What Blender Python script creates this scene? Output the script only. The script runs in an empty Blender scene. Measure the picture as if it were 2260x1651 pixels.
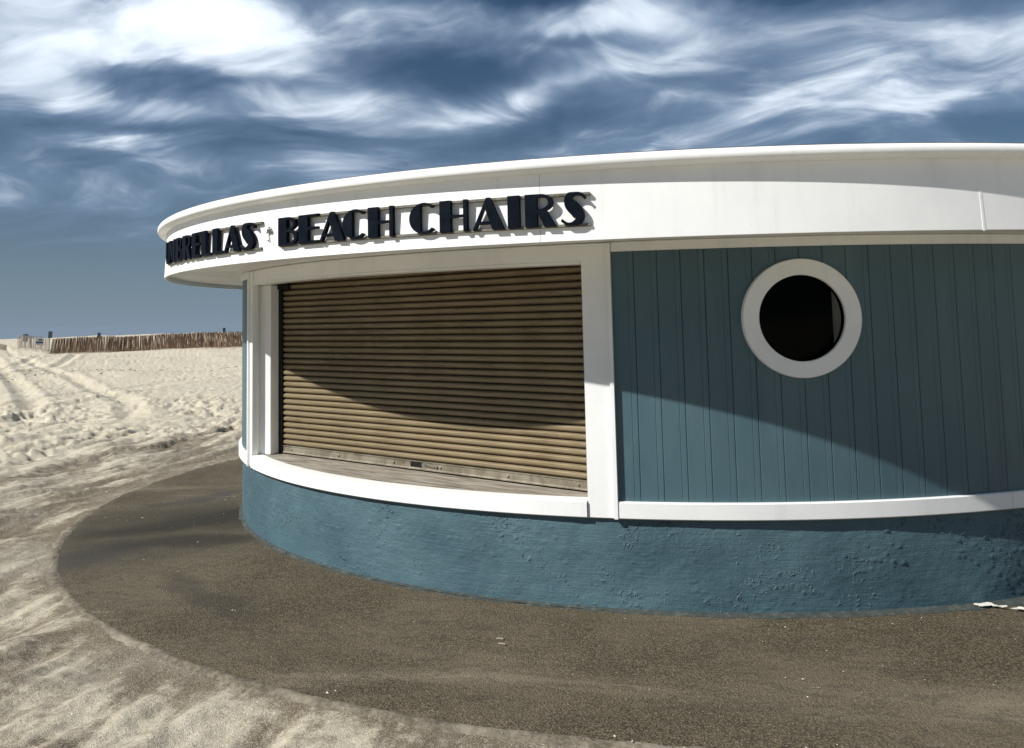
import bpy, bmesh, math, random
import numpy as np
from mathutils import Matrix, Vector
R_ = math.radians
S = bpy.context.scene
COL = S.collection
random.seed(7)

# ------------------------------------------------------------------ camera
CAM_D, CAM_Z = 9.977, 1.75
cam = bpy.data.cameras.new('camera')
cam.sensor_width = 36.0; cam.sensor_fit = 'HORIZONTAL'
cam.lens = 1994.98 * 36.0 / 2260.0
cam.shift_y = -303.75 / 2260.0
cam.clip_start = 0.05; cam.clip_end = 30000
camo = bpy.data.objects.new('camera', cam); COL.objects.link(camo)
r = Vector((0.984620, 0.173276, -0.022353)); u = Vector((0.037230, -0.083086, 0.995847)); f = Vector((-0.170699, 0.981362, 0.088259))
camo.matrix_world = Matrix(((r.x, u.x, -f.x, 0), (r.y, u.y, -f.y, -CAM_D), (r.z, u.z, -f.z, CAM_Z), (0, 0, 0, 1)))
S.camera = camo
S.cycles.max_bounces = 6; S.cycles.diffuse_bounces = 4; S.cycles.caustics_reflective = False; S.cycles.caustics_refractive = False

# ------------------------------------------------------------------ sun, sky, exposure
SUN_AZ, SUN_EL = -56.0, 40.8          # azimuth from -y towards +x
sd = Vector((math.sin(R_(SUN_AZ)) * math.cos(R_(SUN_EL)), -math.cos(R_(SUN_AZ)) * math.cos(R_(SUN_EL)), math.sin(R_(SUN_EL))))
sl = bpy.data.lights.new('sun', 'SUN'); sl.energy = 5.0; sl.angle = R_(0.7); sl.color = (1.0, 0.98, 0.93)
so = bpy.data.objects.new('sun', sl); COL.objects.link(so)
so.rotation_euler = sd.to_track_quat('Z', 'Y').to_euler(); so.location = sd * 40
S.view_settings.view_transform = 'Standard'; S.view_settings.look = 'None'
S.view_settings.exposure = 0.30; S.view_settings.gamma = 1.0; S.view_settings.use_curve_mapping = False
SKY_STRENGTH = 0.05


class NT:
    """tiny node-tree writer"""
    def __init__(self, nt):
        self.nt = nt; nt.nodes.clear()

    def n(self, typ, ins=None, **pr):
        o = self.nt.nodes.new(typ)
        for k, v in pr.items(): setattr(o, k, v)
        for k, v in (ins or {}).items(): self.set(o.inputs[k], v)
        return o

    def set(self, sock, v):
        if isinstance(v, bpy.types.NodeSocket): self.nt.links.new(v, sock)
        elif isinstance(v, bpy.types.Node): self.nt.links.new(v.outputs[0], sock)
        else:
            if sock.type == 'RGBA' and len(v) == 3: v = (*v, 1)
            sock.default_value = v

    def m(self, op, a, b=None, c=None, clamp=False):
        ins = {0: a}
        if b is not None: ins[1] = b
        if c is not None: ins[2] = c
        return self.n('ShaderNodeMath', ins, operation=op, use_clamp=clamp).outputs[0]

    def vm(self, op, a, b=None):
        ins = {0: a}
        if b is not None: ins[1] = b
        return self.n('ShaderNodeVectorMath', ins, operation=op).outputs[0]

    def ss(self, v, lo, hi, a=0.0, b=1.0):
        return self.n('ShaderNodeMapRange', {0: v, 1: lo, 2: hi, 3: a, 4: b}, interpolation_type='SMOOTHSTEP').outputs[0]

    def lin(self, v, lo, hi, a=0.0, b=1.0):
        return self.n('ShaderNodeMapRange', {0: v, 1: lo, 2: hi, 3: a, 4: b}).outputs[0]

    def mix(self, t, a, b, blend='MIX'):
        o = self.n('ShaderNodeMix', data_type='RGBA', blend_type=blend)
        self.set(o.inputs[0], t); self.set(o.inputs[6], a); self.set(o.inputs[7], b)
        return o.outputs[2]

    def noise(self, vec, scale, detail=4.0, rough=0.55, dist=0.0, out=0):
        return self.n('ShaderNodeTexNoise', {'Vector': vec, 'Scale': scale, 'Detail': detail, 'Roughness': rough, 'Distortion': dist}).outputs[out]

    def voro(self, vec, scale, feature='F1', out=0, rand=1.0):
        return self.n('ShaderNodeTexVoronoi', {'Vector': vec, 'Scale': scale, 'Randomness': rand}, feature=feature).outputs[out]

    def mapv(self, vec, scale=(1, 1, 1), loc=(0, 0, 0), rot=(0, 0, 0)):
        return self.n('ShaderNodeMapping', {0: vec, 1: loc, 2: rot, 3: scale}).outputs[0]

    def ramp(self, v, stops):
        o = self.n('ShaderNodeValToRGB', {0: v}); e = o.color_ramp.elements
        e[0].position, e[0].color = stops[0][0], (*stops[0][1], 1)
        e[1].position, e[1].color = stops[1][0], (*stops[1][1], 1)
        for p, c in stops[2:]:
            x = e.new(p); x.color = (*c, 1)
        return o.outputs[0]


w = bpy.data.worlds.new('World'); S.world = w; w.use_nodes = True
T = NT(w.node_tree)
sky = T.n('ShaderNodeTexSky', sky_type='NISHITA', sun_disc=False, sun_elevation=R_(SUN_EL),
          sun_rotation=math.atan2(sd.x, sd.y), altitude=0, air_density=1.0, dust_density=0.6, ozone_density=3.0)
D = T.vm('NORMALIZE', T.n('ShaderNodeTexCoord').outputs['Generated'])
sx = T.n('ShaderNodeSeparateXYZ', {0: D}); X, Y, Z = sx.outputs
az = T.m('MULTIPLY', T.m('ARCTAN2', X, Y), 57.29578)
el = T.m('MULTIPLY', T.m('ARCSINE', Z), 57.29578)
zz = T.m('MULTIPLY', T.m('ADD', T.m('MAXIMUM', Z, 0.0), 0.20), 0.45)
PX, PY = T.m('DIVIDE', X, zz), T.m('DIVIDE', Y, zz)
PV = T.n('ShaderNodeCombineXYZ', {0: PX, 1: PY, 2: 0.0}).outputs[0]
# streaked cloud deck seen in perspective, drawn out by wind and bent by slow swirls


def swirl(vec, scale, amount, detail=2.0):
    q = T.vm('SUBTRACT', T.noise(vec, scale, detail, 0.5, 0, 1), (0.5, 0.5, 0.5))
    sc = T.n('ShaderNodeVectorMath', {0: q, 'Scale': amount}, operation='SCALE').outputs[0]
    return T.vm('ADD', vec, sc)


P1 = swirl(PV, 0.42, 2.0)
P2 = swirl(P1, 1.3, 0.75, 2.0)
n1 = T.noise(T.mapv(P2, (0.75, 0.75, 1), rot=(0, 0, R_(24))), 0.95, 6, 0.50)
n2 = T.noise(T.mapv(P2, (0.40, 1.0, 1), (3, 1, 0), rot=(0, 0, R_(28))), 1.5, 6, 0.52)
n3 = T.noise(T.mapv(P2, (0.55, 1.0, 1), (7, 2, 0), rot=(0, 0, R_(18))), 3.2, 5, 0.52)
# large cloud banks and clear gaps, by sky direction in degrees
wv = T.vm('SUBTRACT', T.noise(P1, 1.0, 4, 0.55, 0, 1), (0.5, 0.5, 0.5))
ws = T.n('ShaderNodeSeparateXYZ', {0: wv})
azw = T.m('ADD', az, T.m('MULTIPLY', ws.outputs[0], 10.0)); elw = T.m('ADD', el, T.m('MULTIPLY', ws.outputs[1], 4.6))


def bank(a, e, sa, se, tilt=0.0):
    da, de = T.m('SUBTRACT', azw, a), T.m('SUBTRACT', elw, e)
    if tilt: de = T.m('SUBTRACT', de, T.m('MULTIPLY', da, tilt))
    q = T.m('ADD', T.m('POWER', T.m('DIVIDE', da, sa), 2.0), T.m('POWER', T.m('DIVIDE', de, se), 2.0))
    return T.m('EXPONENT', T.m('MULTIPLY', q, -0.8))


M = 0.0
for a, e, sa, se, k, tilt in [
        (-38.5, 16.0, 6.5, 3.4, .90, 0), (-25.9, 16.6, 3.9, 2.4, .85, 0), (-31.5, 18.3, 5.0, 1.6, .8, 0), (-17.0, 19.2, 4.5, 1.3, .7, 0),
        (-2.0, 18.0, 4.4, 1.4, 1.15, 0), (12.0, 15.9, 11, 1.2, .65, -.03), (-5.5, 14.6, 8.5, .8, .65, .10), (-12.8, 13.0, 3.4, .8, .7, .05),
        (14.5, 13.4, 8.0, 1.8, .6, .12), (4.8, 12.4, 6.0, .6, .5, .28), (-21.5, 9.4, 5.2, .8, .65, 0), (-33.1, 10.0, 3.0, .8, .5, -.18),
        (-2.6, 10.5, 3.0, .6, .4, .15), (-33.5, 13.0, 7.0, .9, .4, 0), (-20, 13.6, 2.8, 1.5, .45, 0), (12.5, 10.6, 7.0, .6, .4, .12),
        (-14.0, 15.8, 5.8, 1.3, -.9, -.05), (-28.3, 14.7, 4.6, .7, -.8, 0), (-34.6, 14.6, 2.4, .7, -.6, -.15), (7.6, 18.8, 6.5, .8, -1.1, 0),
        (-7.0, 20.0, 3.0, .8, -1.0, 0), (-7.5, 11.7, 9.5, 1.1, -.7, 0), (-34.5, 11.5, 9.0, .6, -.6, 0), (-22.0, 11.2, 4.4, .6, -.6, 0),
        (18.6, 9.9, 3.6, 1.1, -.9, 0), (-6.0, 16.9, 3.2, .45, -.6, -.1), (-20, 4.0, 40, 2.2, -.5, 0), (-10, 14.5, 48, 7.5, .25, 0)]:
    M = T.m('MULTIPLY_ADD', bank(a, e, sa, se, tilt), k, M)
nn = T.m('ADD', T.m('MULTIPLY', n1, 0.55), T.m('ADD', T.m('MULTIPLY', n2, 0.50), T.m('MULTIPLY', n3, 0.19)))
dens = T.m('ADD', nn, T.m('MULTIPLY', M, 0.24))
cov = T.m('MULTIPLY', T.ss(dens, 0.45, 0.90), T.ss(el, 1.5, 7.0))
thick = T.ss(T.m('ADD', dens, T.m('MULTIPLY', T.m('SUBTRACT', n3, .5), .42)), 0.63, 1.12)
cc = T.mix(thick, (0.180, 0.262, 0.385), (0.82, 0.895, 0.985))
# clear sky from the Nishita model, a slate blue above and a grey sea haze low down
clear = T.mix(1.0, sky.outputs[0], (SKY_STRENGTH * 0.29, SKY_STRENGTH * 0.465, SKY_STRENGTH * 0.62), 'MULTIPLY')
hz = T.m('EXPONENT', T.m('MULTIPLY', T.m('MAXIMUM', el, 0.0), -0.14))
clear = T.mix(T.m('MULTIPLY', hz, 0.92), clear, (0.188, 0.248, 0.312))
allsky = T.mix(cov, clear, cc)
bg = T.n('ShaderNodeBackground', {0: T.mix(1.0, allsky, (1 / SKY_STRENGTH,) * 3, 'MULTIPLY'), 1: SKY_STRENGTH})
T.n('ShaderNodeOutputWorld', {0: bg.outputs[0]})

# ------------------------------------------------------------------ materials
MAT = {}


def mat(name):
    m = bpy.data.materials.new(name); m.use_nodes = True
    t = NT(m.node_tree); MAT[name] = m
    b = t.n('ShaderNodeBsdfPrincipled'); t.n('ShaderNodeOutputMaterial', {0: b.outputs[0]})
    t.b = b
    t.obj = t.n('ShaderNodeTexCoord').outputs['Object']
    t.pos = t.n('ShaderNodeNewGeometry').outputs['Position']
    return t


def fin(t, color, rough=0.6, bump=None, strength=0.3, dist=0.01, metal=0.0, spec=0.5):
    t.set(t.b.inputs['Base Color'], color); t.set(t.b.inputs['Roughness'], rough)
    t.set(t.b.inputs['Metallic'], metal); t.set(t.b.inputs['Specular IOR Level'], spec)
    if bump is not None:
        t.set(t.b.inputs['Normal'], t.n('ShaderNodeBump', {'Strength': strength, 'Distance': dist, 'Height': bump}))


# white exterior paint
t = mat('white_paint')
g = t.noise(t.pos, 1.6, 5, 0.6)
streak = t.noise(t.mapv(t.pos, (7, 7, 0.5)), 1.5, 5, 0.6)
c = t.mix(t.ss(g, .35, .75), (0.84, 0.84, 0.82), (0.76, 0.765, 0.76))
c = t.mix(t.m('MULTIPLY', t.ss(streak, .52, .8), 0.36), c, (0.56, 0.55, 0.51))
spk = t.ss(t.voro(t.pos, 9.0), 0.035, 0.02)
c = t.mix(t.m('MULTIPLY', spk, 0.5), c, (0.25, 0.22, 0.19))
fin(t, c, t.lin(g, .3, .7, .38, .55), t.noise(t.pos, 22, 4, .6), 0.06, 0.01)

# blue board paint
t = mat('blue_paint')
g = t.noise(t.mapv(t.pos, (2, 2, 0.8)), 1.2, 5, 0.6)
rnd = t.n('ShaderNodeObjectInfo').outputs['Random']
c = t.mix(t.ss(g, .3, .7), (0.051, 0.103, 0.127), (0.070, 0.131, 0.154))
c = t.mix(t.m('MULTIPLY', rnd, 0.45), c, (0.046, 0.094, 0.118))
c = t.mix(t.m('MULTIPLY', t.ss(t.noise(t.mapv(t.pos, (5, 5, .6)), 2, 6, .65), .5, .75), .4), c, (0.088, 0.145, 0.165))
fin(t, c, 0.46, t.noise(t.mapv(t.pos, (14, 14, 1.5)), 3, 5, .6), 0.07, 0.01)

# blue painted stucco of the base
t = mat('blue_stucco')
g = t.noise(t.pos, 1.3, 6, 0.62)
c = t.mix(t.ss(g, .3, .72), (0.044, 0.090, 0.114), (0.075, 0.140, 0.166))
z = t.n('ShaderNodeSeparateXYZ', {0: t.pos}).outputs[2]
wear = t.ss(t.noise(t.pos, 26, 5, .65), .60, .72)
c = t.mix(t.m('MULTIPLY', wear, .30), c, (0.10, 0.21, 0.245))
ch = t.m('MULTIPLY', t.ss(t.m('ADD', z, t.m('MULTIPLY', t.noise(t.pos, 12, 4), .03)), .026, .012), .55)
c = t.mix(ch, c, (0.30, 0.36, 0.36))
brush = t.noise(t.mapv(t.pos, (1.6, 1.6, 26)), 3.0, 5, .65)
bl = t.ss(t.noise(t.pos, 38, 3, .6, .4), .54, .70)
bm_ = t.m('MULTIPLY', bl, t.ss(t.noise(t.pos, 2.3, 4, .6, 0.5), .5, .62))
h = t.m('ADD', t.m('MULTIPLY', brush, .33), t.m('ADD', t.m('MULTIPLY', bm_, 1.1), t.m('MULTIPLY', t.noise(t.pos, 60, 5, .7), .35)))
fin(t, c, t.lin(g, .3, .7, .46, .62), h, 0.75, 0.012)

# bronze shutter slats
t = mat('bronze')
rnd = t.n('ShaderNodeObjectInfo').outputs['Random']
st = t.mapv(t.obj, (0.9, 9, 18))
g = t.noise(st, 3.0, 7, .68)
c = t.mix(t.ss(g, .34, .7), (0.235, 0.182, 0.105), (0.135, 0.100, 0.056))
c = t.mix(t.m('MULTIPLY', t.ss(t.noise(t.mapv(t.pos, (1, 1, 3)), 2.1, 8, .72), .50, .66), .65), c, (0.115, 0.075, 0.042))
c = t.mix(t.m('MULTIPLY', rnd, .3), c, (0.25, 0.20, 0.125))
c = t.mix(t.ss(t.noise(t.mapv(t.pos, (20, 20, 60)), 3, 5, .7), .66, .74), c, (0.42, 0.38, 0.28))
fin(t, c, t.lin(g, .3, .7, .40, .58), g, .25, .004, metal=0.12, spec=.3)

# galvanised / grey metal
t = mat('grey_metal')
g = t.noise(t.pos, 9, 6, .65)
c = t.mix(t.ss(g, .35, .7), (0.27, 0.24, 0.18), (0.14, 0.115, 0.08))
c = t.mix(t.ss(t.noise(t.pos, 14, 6, .7), .60, .72), c, (0.10, 0.055, 0.03))
fin(t, c, .55, g, .3, .004, metal=.25)

t = mat('rail_metal')
g = t.noise(t.mapv(t.pos, (30, 30, 30)), 1, 6, .65)
c = t.mix(t.ss(g, .35, .7), (0.17, 0.155, 0.125), (0.085, 0.075, 0.06))
fin(t, c, .6, g, .2, .004, metal=.2)

t = mat('letter_navy')
g = t.noise(t.pos, 12, 5, .6)
fin(t, t.mix(t.ss(g, .4, .75), (0.0030, 0.0048, 0.0095), (0.006, 0.0085, 0.014)), t.lin(g, .3, .7, .42, .6), g, .05, .004, spec=.05)
t = mat('metal_and_gap_black'); fin(t, (0.009, 0.009, 0.009), .6, spec=.2)
t = mat('shade_inside'); fin(t, (0.006, 0.006, 0.006), .9, spec=.0)  # near-black colour standing in for the shade inside the stand
t = mat('emblem_grey'); fin(t, t.mix(t.noise(t.pos, 40, 3), (0.03, 0.028, 0.03), (0.12, 0.115, 0.11)), .55)
t = mat('cream_board'); fin(t, (0.62, 0.58, 0.50), .6)
t = mat('drip_metal'); fin(t, t.mix(t.noise(t.mapv(t.pos, (12, 12, 12)), 1, 5), (0.03, 0.035, 0.04), (0.2, 0.21, 0.22)), .5)
t = mat('roofing'); fin(t, t.mix(t.noise(t.pos, 12, 5), (0.20, 0.2, 0.2), (0.32, 0.32, 0.31)), .85)

# glass of the porthole: clear, only a weak sheen
m = bpy.data.materials.new('glass'); m.use_nodes = True; t = NT(m.node_tree); MAT['glass'] = m
fr = t.n('ShaderNodeFresnel', {0: 1.12})
mx = t.n('ShaderNodeMixShader', {0: fr.outputs[0], 1: t.n('ShaderNodeBsdfTransparent', {0: (.75, .78, .78)}).outputs[0], 2: t.n('ShaderNodeBsdfGlossy', {0: (1, 1, 1), 1: .03}).outputs[0]})
t.n('ShaderNodeOutputMaterial', {0: mx.outputs[0]})

# weathered counter wood
t = mat('weathered_wood')
rnd = t.n('ShaderNodeObjectInfo').outputs['Random']
sh = t.n('ShaderNodeCombineXYZ', {0: t.m('MULTIPLY', rnd, 30), 1: t.m('MULTIPLY', rnd, 7), 2: 0.0}).outputs[0]
v = t.vm('ADD', t.mapv(t.obj, (1.2, 16, 10)), sh)
g = t.noise(v, 2.2, 8, .68, .5)
c = t.ramp(g, [(.34, (0.05, 0.04, 0.03)), (.44, (0.18, 0.15, 0.115)), (.54, (0.31, 0.28, 0.23)), (.66, (0.46, 0.43, 0.37))])
c = t.mix(t.m('MULTIPLY', rnd, .25), c, (0.24, 0.215, 0.18))
fin(t, c, .75, g, .5, .008)

# fence wood
t = mat('picket_brown')
rnd = t.n('ShaderNodeObjectInfo').outputs['Random']
g = t.noise(t.mapv(t.pos, (20, 20, 3)), 1, 4, .6)
c = t.ramp(rnd, [(0, (0.03, 0.015, 0.008)), (.35, (0.075, 0.038, 0.018)), (.8, (0.115, 0.065, 0.032)), (1, (0.24, 0.165, 0.095))])
c = t.mix(t.m('MULTIPLY', g, .5), c, (0.10, 0.055, 0.03))
z = t.n('ShaderNodeSeparateXYZ', {0: t.obj}).outputs[2]
c = t.mix(t.ss(z, .20, .08), c, (0.46, 0.41, 0.33))  # light bounced off the sand, painted as pale picket feet
fin(t, c, .85)
t = mat('picket_grey')
rnd = t.n('ShaderNodeObjectInfo').outputs['Random']
c = t.ramp(rnd, [(0, (0.11, 0.085, 0.065)), (.5, (0.25, 0.205, 0.16)), (1, (0.42, 0.37, 0.30))])
z = t.n('ShaderNodeSeparateXYZ', {0: t.obj}).outputs[2]
c = t.mix(t.ss(z, .34, .16), c, (0.54, 0.49, 0.41))  # pale feet again paint in the sand's bounced light
fin(t, c, .85)
t = mat('board_slate'); fin(t, t.mix(t.noise(t.pos, 6, 3), (0.12, 0.15, 0.185), (0.17, 0.205, 0.24)), .7)
t = mat('board_white'); fin(t, t.mix(t.noise(t.pos, 6, 3), (0.8, 0.8, 0.79), (0.62, 0.63, 0.64)), .6)
t = mat('board_blue'); fin(t, (0.05, 0.075, 0.15), .6)

# asphalt apron: brown aggregate, darker damp stains, dusty sand in places
t = mat('asphalt')
grain = t.noise(t.pos, 95, 3, .7)
peb = t.voro(t.pos, 150, out=1)
pg = t.n('ShaderNodeSeparateColor', {0: peb}).outputs[0]
big = t.noise(t.pos, 0.75, 6, .6, .4)
sw = t.noise(t.mapv(t.pos, (0.35, 1.5, 1), rot=(0, 0, R_(-38))), 1.0, 6, .62, .4)
c = t.mix(t.ss(pg, .15, .95), (0.036, 0.0285, 0.0165), (0.134, 0.108, 0.068))
c = t.mix(t.ss(grain, .60, .72), c, (0.30, 0.265, 0.205))
c = t.mix(t.m('MULTIPLY', t.ss(big, .40, .66), .42), c, (0.165, 0.136, 0.092))
c = t.mix(t.m('MULTIPLY', t.ss(sw, .53, .78), .50), c, (0.30, 0.255, 0.185))
pxyz = t.n('ShaderNodeSeparateXYZ', {0: t.pos})


def spot(x, y, rx, ry, rot):
    q = t.mapv(t.vm('ADD', t.pos, t.vm('SCALE', t.vm('SUBTRACT', t.noise(t.pos, 2.2, 5, .65, 0, 1), (.5, .5, .5)))), (1, 1, 0), (0, 0, 0))
    q.node.inputs[0].links[0].from_node.inputs[1].links[0].from_node.inputs['Scale'].default_value = 0.55
    q = t.vm('SUBTRACT', q, (x, y, 0))
    q = t.n('ShaderNodeVectorRotate', {'Vector': q, 'Angle': R_(-rot)}, rotation_type='Z_AXIS').outputs[0]
    q = t.vm('DIVIDE', q, (rx, ry, 1))
    return t.ss(t.vm('LENGTH', q) if False else t.n('ShaderNodeVectorMath', {0: q}, operation='LENGTH').outputs['Value'], 1.0, 0.35)


for (x, y, rx, ry, rot, k, col) in [(-4.35, -2.55, .95, .30, 30, .90, (0.022, 0.018, 0.013)), (-4.0, -2.0, .9, .36, 40, .92, (0.020, 0.017, 0.012)),
                                    (-3.95, -3.05, .95, .28, 18, .85, (0.028, 0.022, 0.016)), (-4.45, -3.55, .6, .35, 60, .6, (0.045, 0.045, 0.046)),
                                    (-3.05, -4.35, .9, .16, -35, .55, (0.04, 0.034, 0.026)), (-4.75, -1.35, .8, .25, 55, .55, (0.045, 0.045, 0.05)), (-4.3, -2.6, 2.3, 1.5, 35, .62, (0.034, 0.029, 0.020))]:
    c = t.mix(t.m('MULTIPLY', spot(x, y, rx, ry, rot), k), c, col)
wl = t.m('ABSOLUTE', t.m('SUBTRACT', t.noise(t.mapv(t.pos, (0.8, 2.4, 1), rot=(0, 0, R_(-40))), 1.8, 7, .65, .8), .5))
c = t.mix(t.m('MULTIPLY', t.ss(wl, .016, .004), .5), c, (0.04, 0.035, 0.028))
hh = t.m('ADD', t.m('MULTIPLY', t.voro(t.pos, 110), -.8), t.m('MULTIPLY', grain, .9))
fin(t, c, .85, hh, .75, .008, spec=.25)

t = mat('footing_concrete')
g = t.noise(t.pos, 18, 6, .65)
c = t.ramp(g, [(.3, (0.022, 0.030, 0.028)), (.55, (0.048, 0.056, 0.05)), (.78, (0.13, 0.13, 0.105))])
fin(t, c, .85, g, .6, .01)
t = mat('edge_crust')
g = t.noise(t.pos, 30, 6, .7); g2 = t.noise(t.pos, 3.0, 5, .6)
c = t.mix(t.ss(g, .35, .7), (0.095, 0.080, 0.058), (0.215, 0.185, 0.138))
c = t.mix(t.m('MULTIPLY', t.ss(g2, .45, .65), .6), c, (0.33, 0.29, 0.22))
fin(t, c, .9, g, .8, .012, spec=.2)

# beach sand: pale dry drift over dark grains; pale streaks also paint sunlit ridges
t = mat('sand')
pos = t.pos
s0 = t.n('ShaderNodeAttribute', {}, attribute_name='grain_shade').outputs['Fac']
fine = t.noise(pos, 160, 2, .8); mid = t.noise(pos, 13, 7, .7); lo = t.noise(pos, .5, 6, .6)
st = t.noise(t.mapv(pos, (2.4, 0.55, 1), loc=(2, 3, 0)), 1.0, 7, .66, .5)
k = t.m('ADD', s0, t.m('ADD', t.m('MULTIPLY', t.m('SUBTRACT', st, .5), 2.3), t.m('MULTIPLY', t.m('SUBTRACT', mid, .5), .9)))
c = t.mix(t.ss(k, .30, .78), (0.560, 0.497, 0.378), (0.158, 0.125, 0.083))
c = t.mix(t.m('MULTIPLY', t.ss(lo, .45, .65), .35), c, (0.50, 0.465, 0.385))
c = t.mix(t.m('MULTIPLY', t.ss(fine, .53, .64), .70), c, (0.115, 0.098, 0.075))
c = t.mix(t.m('MULTIPLY', t.ss(fine, .45, .36), .60), c, (0.68, 0.63, 0.53))
hb = t.m('ADD', t.m('MULTIPLY', fine, .30), t.m('MULTIPLY', mid, .9))
fin(t, c, .95, hb, .9, .024, spec=.1)

t = mat('sea'); fin(t, (0.142, 0.186, 0.240), .6, t.noise(t.mapv(t.pos, (.02, .15, 1)), 1, 4), .3, 1.0)
t = mat('shell'); fin(t, t.mix(t.n('ShaderNodeObjectInfo').outputs['Random'], (0.62, 0.57, 0.48), (0.5, 0.47, 0.4)), .7)
t = mat('cream_chip'); fin(t, (0.34, 0.30, 0.23), .8)
t = mat('paper'); fin(t, t.mix(t.noise(t.pos, 30, 3), (0.74, 0.73, 0.68), (0.6, 0.58, 0.53)), .7)
t = mat('wrack'); fin(t, t.mix(t.noise(t.pos, 20, 3), (0.03, 0.025, 0.018), (0.09, 0.075, 0.05)), .9)

# ------------------------------------------------------------------ mesh helpers


def mesh(name, verts, faces, smooth=None):
    me = bpy.data.meshes.new(name); me.from_pydata(verts, [], faces)
    bm = bmesh.new(); bm.from_mesh(me); bmesh.ops.recalc_face_normals(bm, faces=bm.faces[:]); bm.to_mesh(me); bm.free()
    if smooth is not None:
        me.polygons.foreach_set('use_smooth', [True] * len(me.polygons)); me.set_sharp_from_angle(angle=R_(smooth))
    return me


def obj(name, me, material, parent=None, loc=None, rotz=None):
    if material is not None and not me.materials: me.materials.append(MAT[material])
    o = bpy.data.objects.new(name, me); COL.objects.link(o)
    if parent is not None: o.parent = parent
    if loc is not None: o.location = loc
    if rotz is not None: o.rotation_euler = (0, 0, rotz)
    return o


def thing(name, label, cat, loc=(0, 0, 0), group=None):
    o = bpy.data.objects.new(name, None); COL.objects.link(o); o.location = loc; o.empty_display_size = .2
    return tag(o, label, cat, group)


def tag(o, label, cat, group=None):
    o['label'] = label; o['category'] = cat
    if group: o['group'] = group
    return o


def pol(R, a): return (R * math.sin(R_(a)), -R * math.cos(R_(a)))


def sweep(profile, a0, a1, step=1.0, closed_ends=True):
    """turn a closed (radius, z) profile about the z axis between azimuths a0..a1"""
    full = abs(a1 - a0) >= 359.99
    n = max(1, int(round(abs(a1 - a0) / step))); k = len(profile); V = []; F = []
    cols = n if full else n + 1
    for i in range(cols):
        a = a0 + (a1 - a0) * i / n
        for (R, z) in profile: V.append((*pol(R, a), z))
    for i in range(n):
        j = (i + 1) % cols
        for q in range(k):
            q2 = (q + 1) % k
            F.append((i * k + q, j * k + q, j * k + q2, i * k + q2))
    if not full and closed_ends:
        F.append(tuple(range(k))); F.append(tuple((cols - 1) * k + q for q in reversed(range(k))))
    return V, F


def rect(r0, r1, z0, z1, b=0.004):
    return [(r0, z0), (r1 - b, z0), (r1, z0 + b), (r1, z1 - b), (r1 - b, z1), (r0, z1)]


def box(c, sx, sy, sz):
    V = [(c[0] + x * sx / 2, c[1] + y * sy / 2, c[2] + z * sz / 2) for x in (-1, 1) for y in (-1, 1) for z in (-1, 1)]
    return V, [(0, 1, 3, 2), (4, 6, 7, 5), (0, 4, 5, 1), (2, 3, 7, 6), (0, 2, 6, 4), (1, 5, 7, 3)]


def bbox_mesh(name, c, sx, sy, sz, bev=.004):
    V, F = box(c, sx, sy, sz); me = mesh(name, V, F)
    bm = bmesh.new(); bm.from_mesh(me); bmesh.ops.bevel(bm, geom=bm.edges[:], offset=bev, segments=1, affect='EDGES'); bm.to_mesh(me); bm.free()
    return me


# numpy gradient noise for the sand
def perlin(x, y, seed=0):
    rs = np.random.RandomState(seed); perm = rs.permutation(512); ang = rs.rand(512) * 2 * np.pi
    xi = np.floor(x).astype(int); yi = np.floor(y).astype(int); xf = x - xi; yf = y - yi
    uu = xf * xf * xf * (xf * (xf * 6 - 15) + 10); vv = yf * yf * yf * (yf * (yf * 6 - 15) + 10)

    def g(ix, iy, dx, dy):
        a = ang[perm[(perm[ix & 511] + iy) & 511]]
        return np.cos(a) * dx + np.sin(a) * dy
    a = g(xi, yi, xf, yf); b = g(xi + 1, yi, xf - 1, yf); c = g(xi, yi + 1, xf, yf - 1); d = g(xi + 1, yi + 1, xf - 1, yf - 1)
    return ((a + uu * (b - a)) * (1 - vv) + (c + uu * (d - c)) * vv) * 1.5


def fbm(x, y, o=4, seed=0, rough=.5):
    s = 0; a = 1.0
    for i in range(o):
        s = s + a * perlin(x * 2 ** i, y * 2 ** i, seed + i); a *= rough
    return s


def sstep(v, a, b):
    q = np.clip((v - a) / (b - a), 0, 1); return q * q * (3 - 2 * q)


def seg_dist(x, y, pts):
    d = np.full(x.shape, 1e9)
    for (x0, y0), (x1, y1) in zip(pts[:-1], pts[1:]):
        dx, dy = x1 - x0, y1 - y0
        q = np.clip(((x - x0) * dx + (y - y0) * dy) / (dx * dx + dy * dy), 0, 1)
        d = np.minimum(d, np.hypot(x - x0 - q * dx, y - y0 - q * dy))
    return d


# ------------------------------------------------------------------ the beach
AX, AY, RA = 0.080, -0.159, 5.872
TR1 = [(-13.2, 2.0), (-14.8, 6.0), (-15.33, 8.76), (-15.98, 12.05), (-15.99, 15.18), (-15.6, 17.6), (-14.9, 20.5), (-13.5, 25)]
TR2 = [(-11.2, 2.0), (-12.9, 6.0), (-13.5, 8.4), (-14.15, 12.0), (-14.2, 15.1), (-13.9, 18.0), (-13.2, 20.5), (-11.8, 25)]
TR3 = [(-60, 62), (-29.7, 26.3), (-21.98, 17.5), (-16.83, 11.57), (-14.07, 8.2), (-11.7, 4.9)]
TR4 = [(-58, 61), (-28.0, 27.0), (-20.2, 18.3), (-15.2, 12.5), (-12.4, 9.2), (-10.4, 6.2)]
TR5 = [(-26, 18), (-30.4, 27.1), (-34.66, 34.3), (-42.0, 45.3)]
TR6 = [(-24, 18.6), (-28.3, 27.6), (-32.6, 34.9), (-40.0, 46.0)]


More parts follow.
